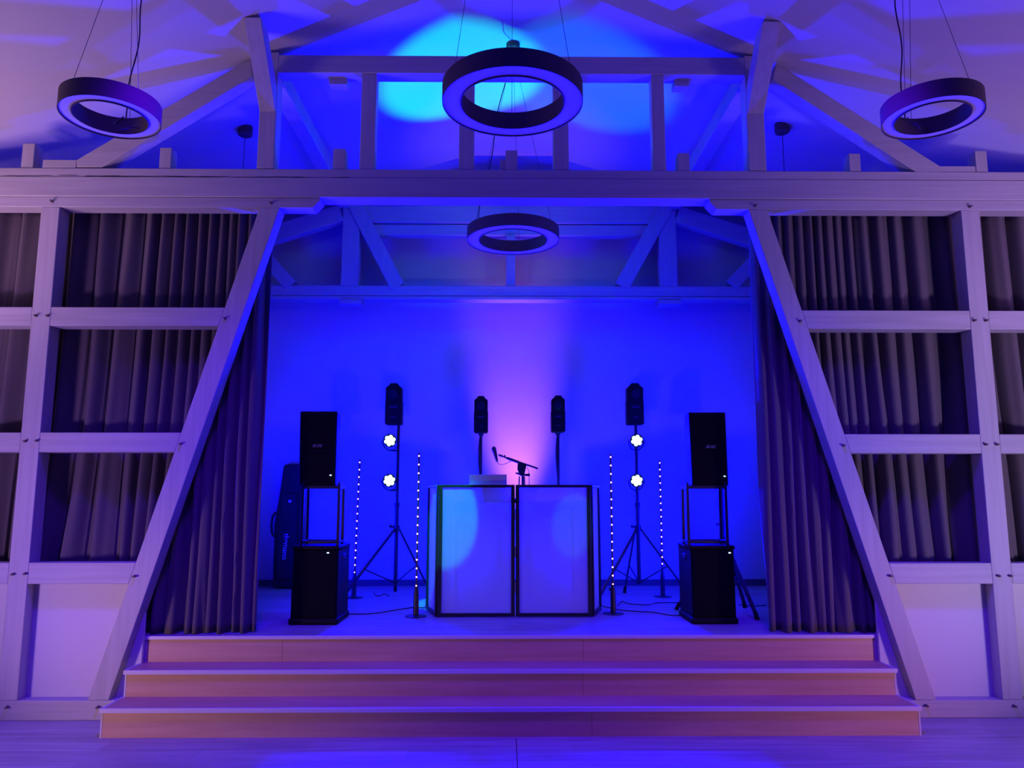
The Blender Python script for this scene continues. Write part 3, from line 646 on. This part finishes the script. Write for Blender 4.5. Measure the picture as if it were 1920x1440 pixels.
# extra tripod behind the right speakers
q = P(1356, 1000, 7.15)
tr_ = thing('tripod_stand', (q.x, 7.15, SZ), 'black tripod stand behind the right speaker stack, its legs splayed past the subwoofer', 'tripod stand')
zh = SZ + .62
MB().cyl((q.x, 7.15, SZ + .22), (q.x, 7.15, 1.95), .019, seg=14).build('pole', 'metal', tr_)
MB().cyl((q.x, 7.15, zh - .04), (q.x, 7.15, zh + .04), .032, seg=14).build('hub', 'metal', tr_)
MB().cyl((q.x, 7.15, 1.28), (q.x, 7.15, 1.35), .028, seg=14).build('collar', 'metal', tr_)
MB().cyl((q.x - .02, 7.15, 1.32), (q.x - .06, 7.15, 1.32), .006, .015, 10).build('knob', 'metal', tr_)
for f in ((1268, 1144), (1420, 1162), (1397, 1140)):
    e = G(*f, SZ); e.z += .018; a = Vector((q.x, 7.15, zh)) ; st_ = a + Vector((e.x - a.x, e.y - a.y, 0)).normalized() * .03
    lg = MB().bar(st_, e, .030, .020, ref=(0, 0, 1)).build('leg', 'metal', tr_, .003)
    MB().cyl(e + (st_ - e).normalized() * .05, e - Vector((0, 0, .016)), .017, .020, 12).build('rubber_foot', 'black', lg)
    MB().cyl((q.x, 7.15, SZ + .24), st_.lerp(e, .55), .007, seg=10).build('stay', 'metal', tr_)

# ------------------------------------------------------------------ pixel tubes
def pixel_tube(px, py, top, led0, led1, label, knob=False):
    b = G(px, py, SZ); Y = b.y; t = P(top[0], top[1] - 4, Y)
    root = thing('led_tube', (b.x, Y, SZ), label, 'led tube', 'upright LED tubes with amber dots')
    axis = (t - b).normalized()
    zc0 = P(px, led1[1] + 28, Y).z
    cone = b + axis * .27
    MB().lathe((b.x, Y, SZ), [(.092, 0), (.092, .006), (.03, .012), (.024, .016)], 36).build('base_plate', 'metal', root)
    MB().cyl(b + axis * .012, b + axis * .19, .024, .022, 18).cyl(b + axis * .19, cone, .022, .012, 18).build('holder', 'metal', root)
    MB().cyl(cone, t, .008, seg=12).build('tube', 'metal', root)
    if knob: MB().cyl(b + axis * .21, b + axis * .21 + Vector((-.035, 0, 0)), .007, .011, 10).build('knob', 'metal', root)
    for k in range(16):
        u = k / 15; q2 = P(led0[0] + (led1[0] - led0[0]) * u, led0[1] + (led1[1] - led0[1]) * u, Y)
        # keep each diode on the tube's own axis
        tt = (q2.z - b.z) / axis.z; c = b + axis * tt
        MB().ball(c + Vector((0, -.010, 0)), .0075, 10).build('diode', 'tube_led', root)
pixel_tube(663, 1121, (675, 865), (675, 867), (665.5, 1073), 'glowing dotted LED tube standing farthest left, beside the left speaker stack')
pixel_tube(779.5, 1156, (786, 853), (786, 855), (781, 1098), 'glowing dotted LED tube standing close to the left edge of the booth')
pixel_tube(1150, 1151, (1144.5, 855), (1144.5, 857), (1149.5, 1095), 'glowing dotted LED tube standing close to the right edge of the booth', True)
pixel_tube(1243, 1119, (1236.5, 867), (1236.5, 868), (1241, 1057), 'glowing dotted LED tube standing between the right light stand and right speaker stack')

# ------------------------------------------------------------------ gig bag
YG = 8.82
gb = thing('equipment_bag', (P(540, 1098, YG).x, YG, SZ), 'tall black soft equipment bag with white print leaning on the back wall at left', 'bag')
prof = [(514, 1101), (513, 1060), (514, 1010), (513, 985), (520, 940), (525, 900), (528, 874), (531, 870), (558, 870), (561, 876), (563, 940), (566, 1020), (568, 1101)]
pp = [P(a, b, YG) for a, b in prof]; 
for p in pp: p.z = max(p.z, SZ + .004)
MB().loft([(p.x, YG - .06 + .12 * ((p.z - SZ) / 1.3), p.z) for p in pp], [(p.x, YG + .09 + .12 * ((p.z - SZ) / 1.3), p.z) for p in pp]).build('bag_body', 'bag', gb, .02)
pk = [P(a, b, YG - .03) for a, b in ((521, 1085), (521, 1000), (527, 925), (556, 925), (558, 1085))]
MB().loft([(p.x, YG - .10 + .12 * ((p.z - SZ) / 1.3), p.z) for p in pk], [(p.x, YG - .05 + .12 * ((p.z - SZ) / 1.3), p.z) for p in pk]).build('front_pocket', 'bag', gb, .012)
hp = [P(a, b, YG) for a, b in ((517, 960), (511, 970), (509, 985), (510, 1000), (515, 1006))]
MB().tube([(p.x, YG - .0, p.z) for p in hp], .014, 10).build('carry_handle', 'bag', gb)
tl = P(534, 1025, YG - .09); yy = YG - .10 + .12 * ((tl.z - SZ) / 1.3) - .004
ax_x = Vector((-.03, -.092, -1)).normalized(); ax_z = Vector((0, -1, .092)).normalized(); ax_y = ax_z.cross(ax_x).normalized(); ax_z = ax_x.cross(ax_y)
rot = Matrix((ax_x, ax_y, ax_z)).transposed().to_euler()
text('printed_lettering', 'th•mann', .085, 'print', gb, (tl.x, yy - .003, tl.z), rot, .002)
tl = P(540, 940, YG - .09); yy = YG - .10 + .12 * ((tl.z - SZ) / 1.3) - .004
MB().lathe((tl.x, yy, tl.z), [(.018, -.001), (.018, .002)], 20, axis=(0, -1, 0)).build('printed_emblem', 'print', gb)

# ------------------------------------------------------------------ cables on the stage floor
def floor_cable(pts, label):
    q = [G(a, b, SZ + .004) for a, b in pts]; sm = []
    for i in range(len(q) - 1):
        for k in range(8):
            u = k / 8; p0 = q[max(i-1, 0)]; p1 = q[i]; p2 = q[i+1]; p3 = q[min(i+2, len(q)-1)]
            sm.append(.5 * ((2*p1) + (p2-p0)*u + (2*p0-5*p1+4*p2-p3)*u*u + (3*p1-p0-3*p2+p3)*u**3))
    sm.append(q[-1])
    o = MB().tube(sm, .004, 8).build('floor_cable', 'cable'); tag(o, label, 'cable', 'thin cables lying on the stage floor')
floor_cable(((640, 1148), (660, 1151), (700, 1150), (740, 1144), (775, 1139), (800, 1140)), 'thin dark cable on the stage floor running from left subwoofer to the booth')
floor_cable(((700, 1108), (704, 1116), (712, 1117), (722, 1113), (730, 1118)), 'short dark cable end beneath the left light stand')
floor_cable(((1128, 1136), (1160, 1143), (1190, 1146), (1225, 1148), (1262, 1154), (1287, 1152)), 'thin dark cable on the stage floor running from booth to right subwoofer')
floor_cable(((1158, 1136), (1166, 1128), (1180, 1132), (1215, 1134), (1235, 1130), (1286, 1130)), 'thin dark cable curving behind the base of the right inner LED tube')
floor_cable(((1386, 1134), (1410, 1136), (1436, 1135)), 'thin dark cable between the right tripod legs and the right curtain')
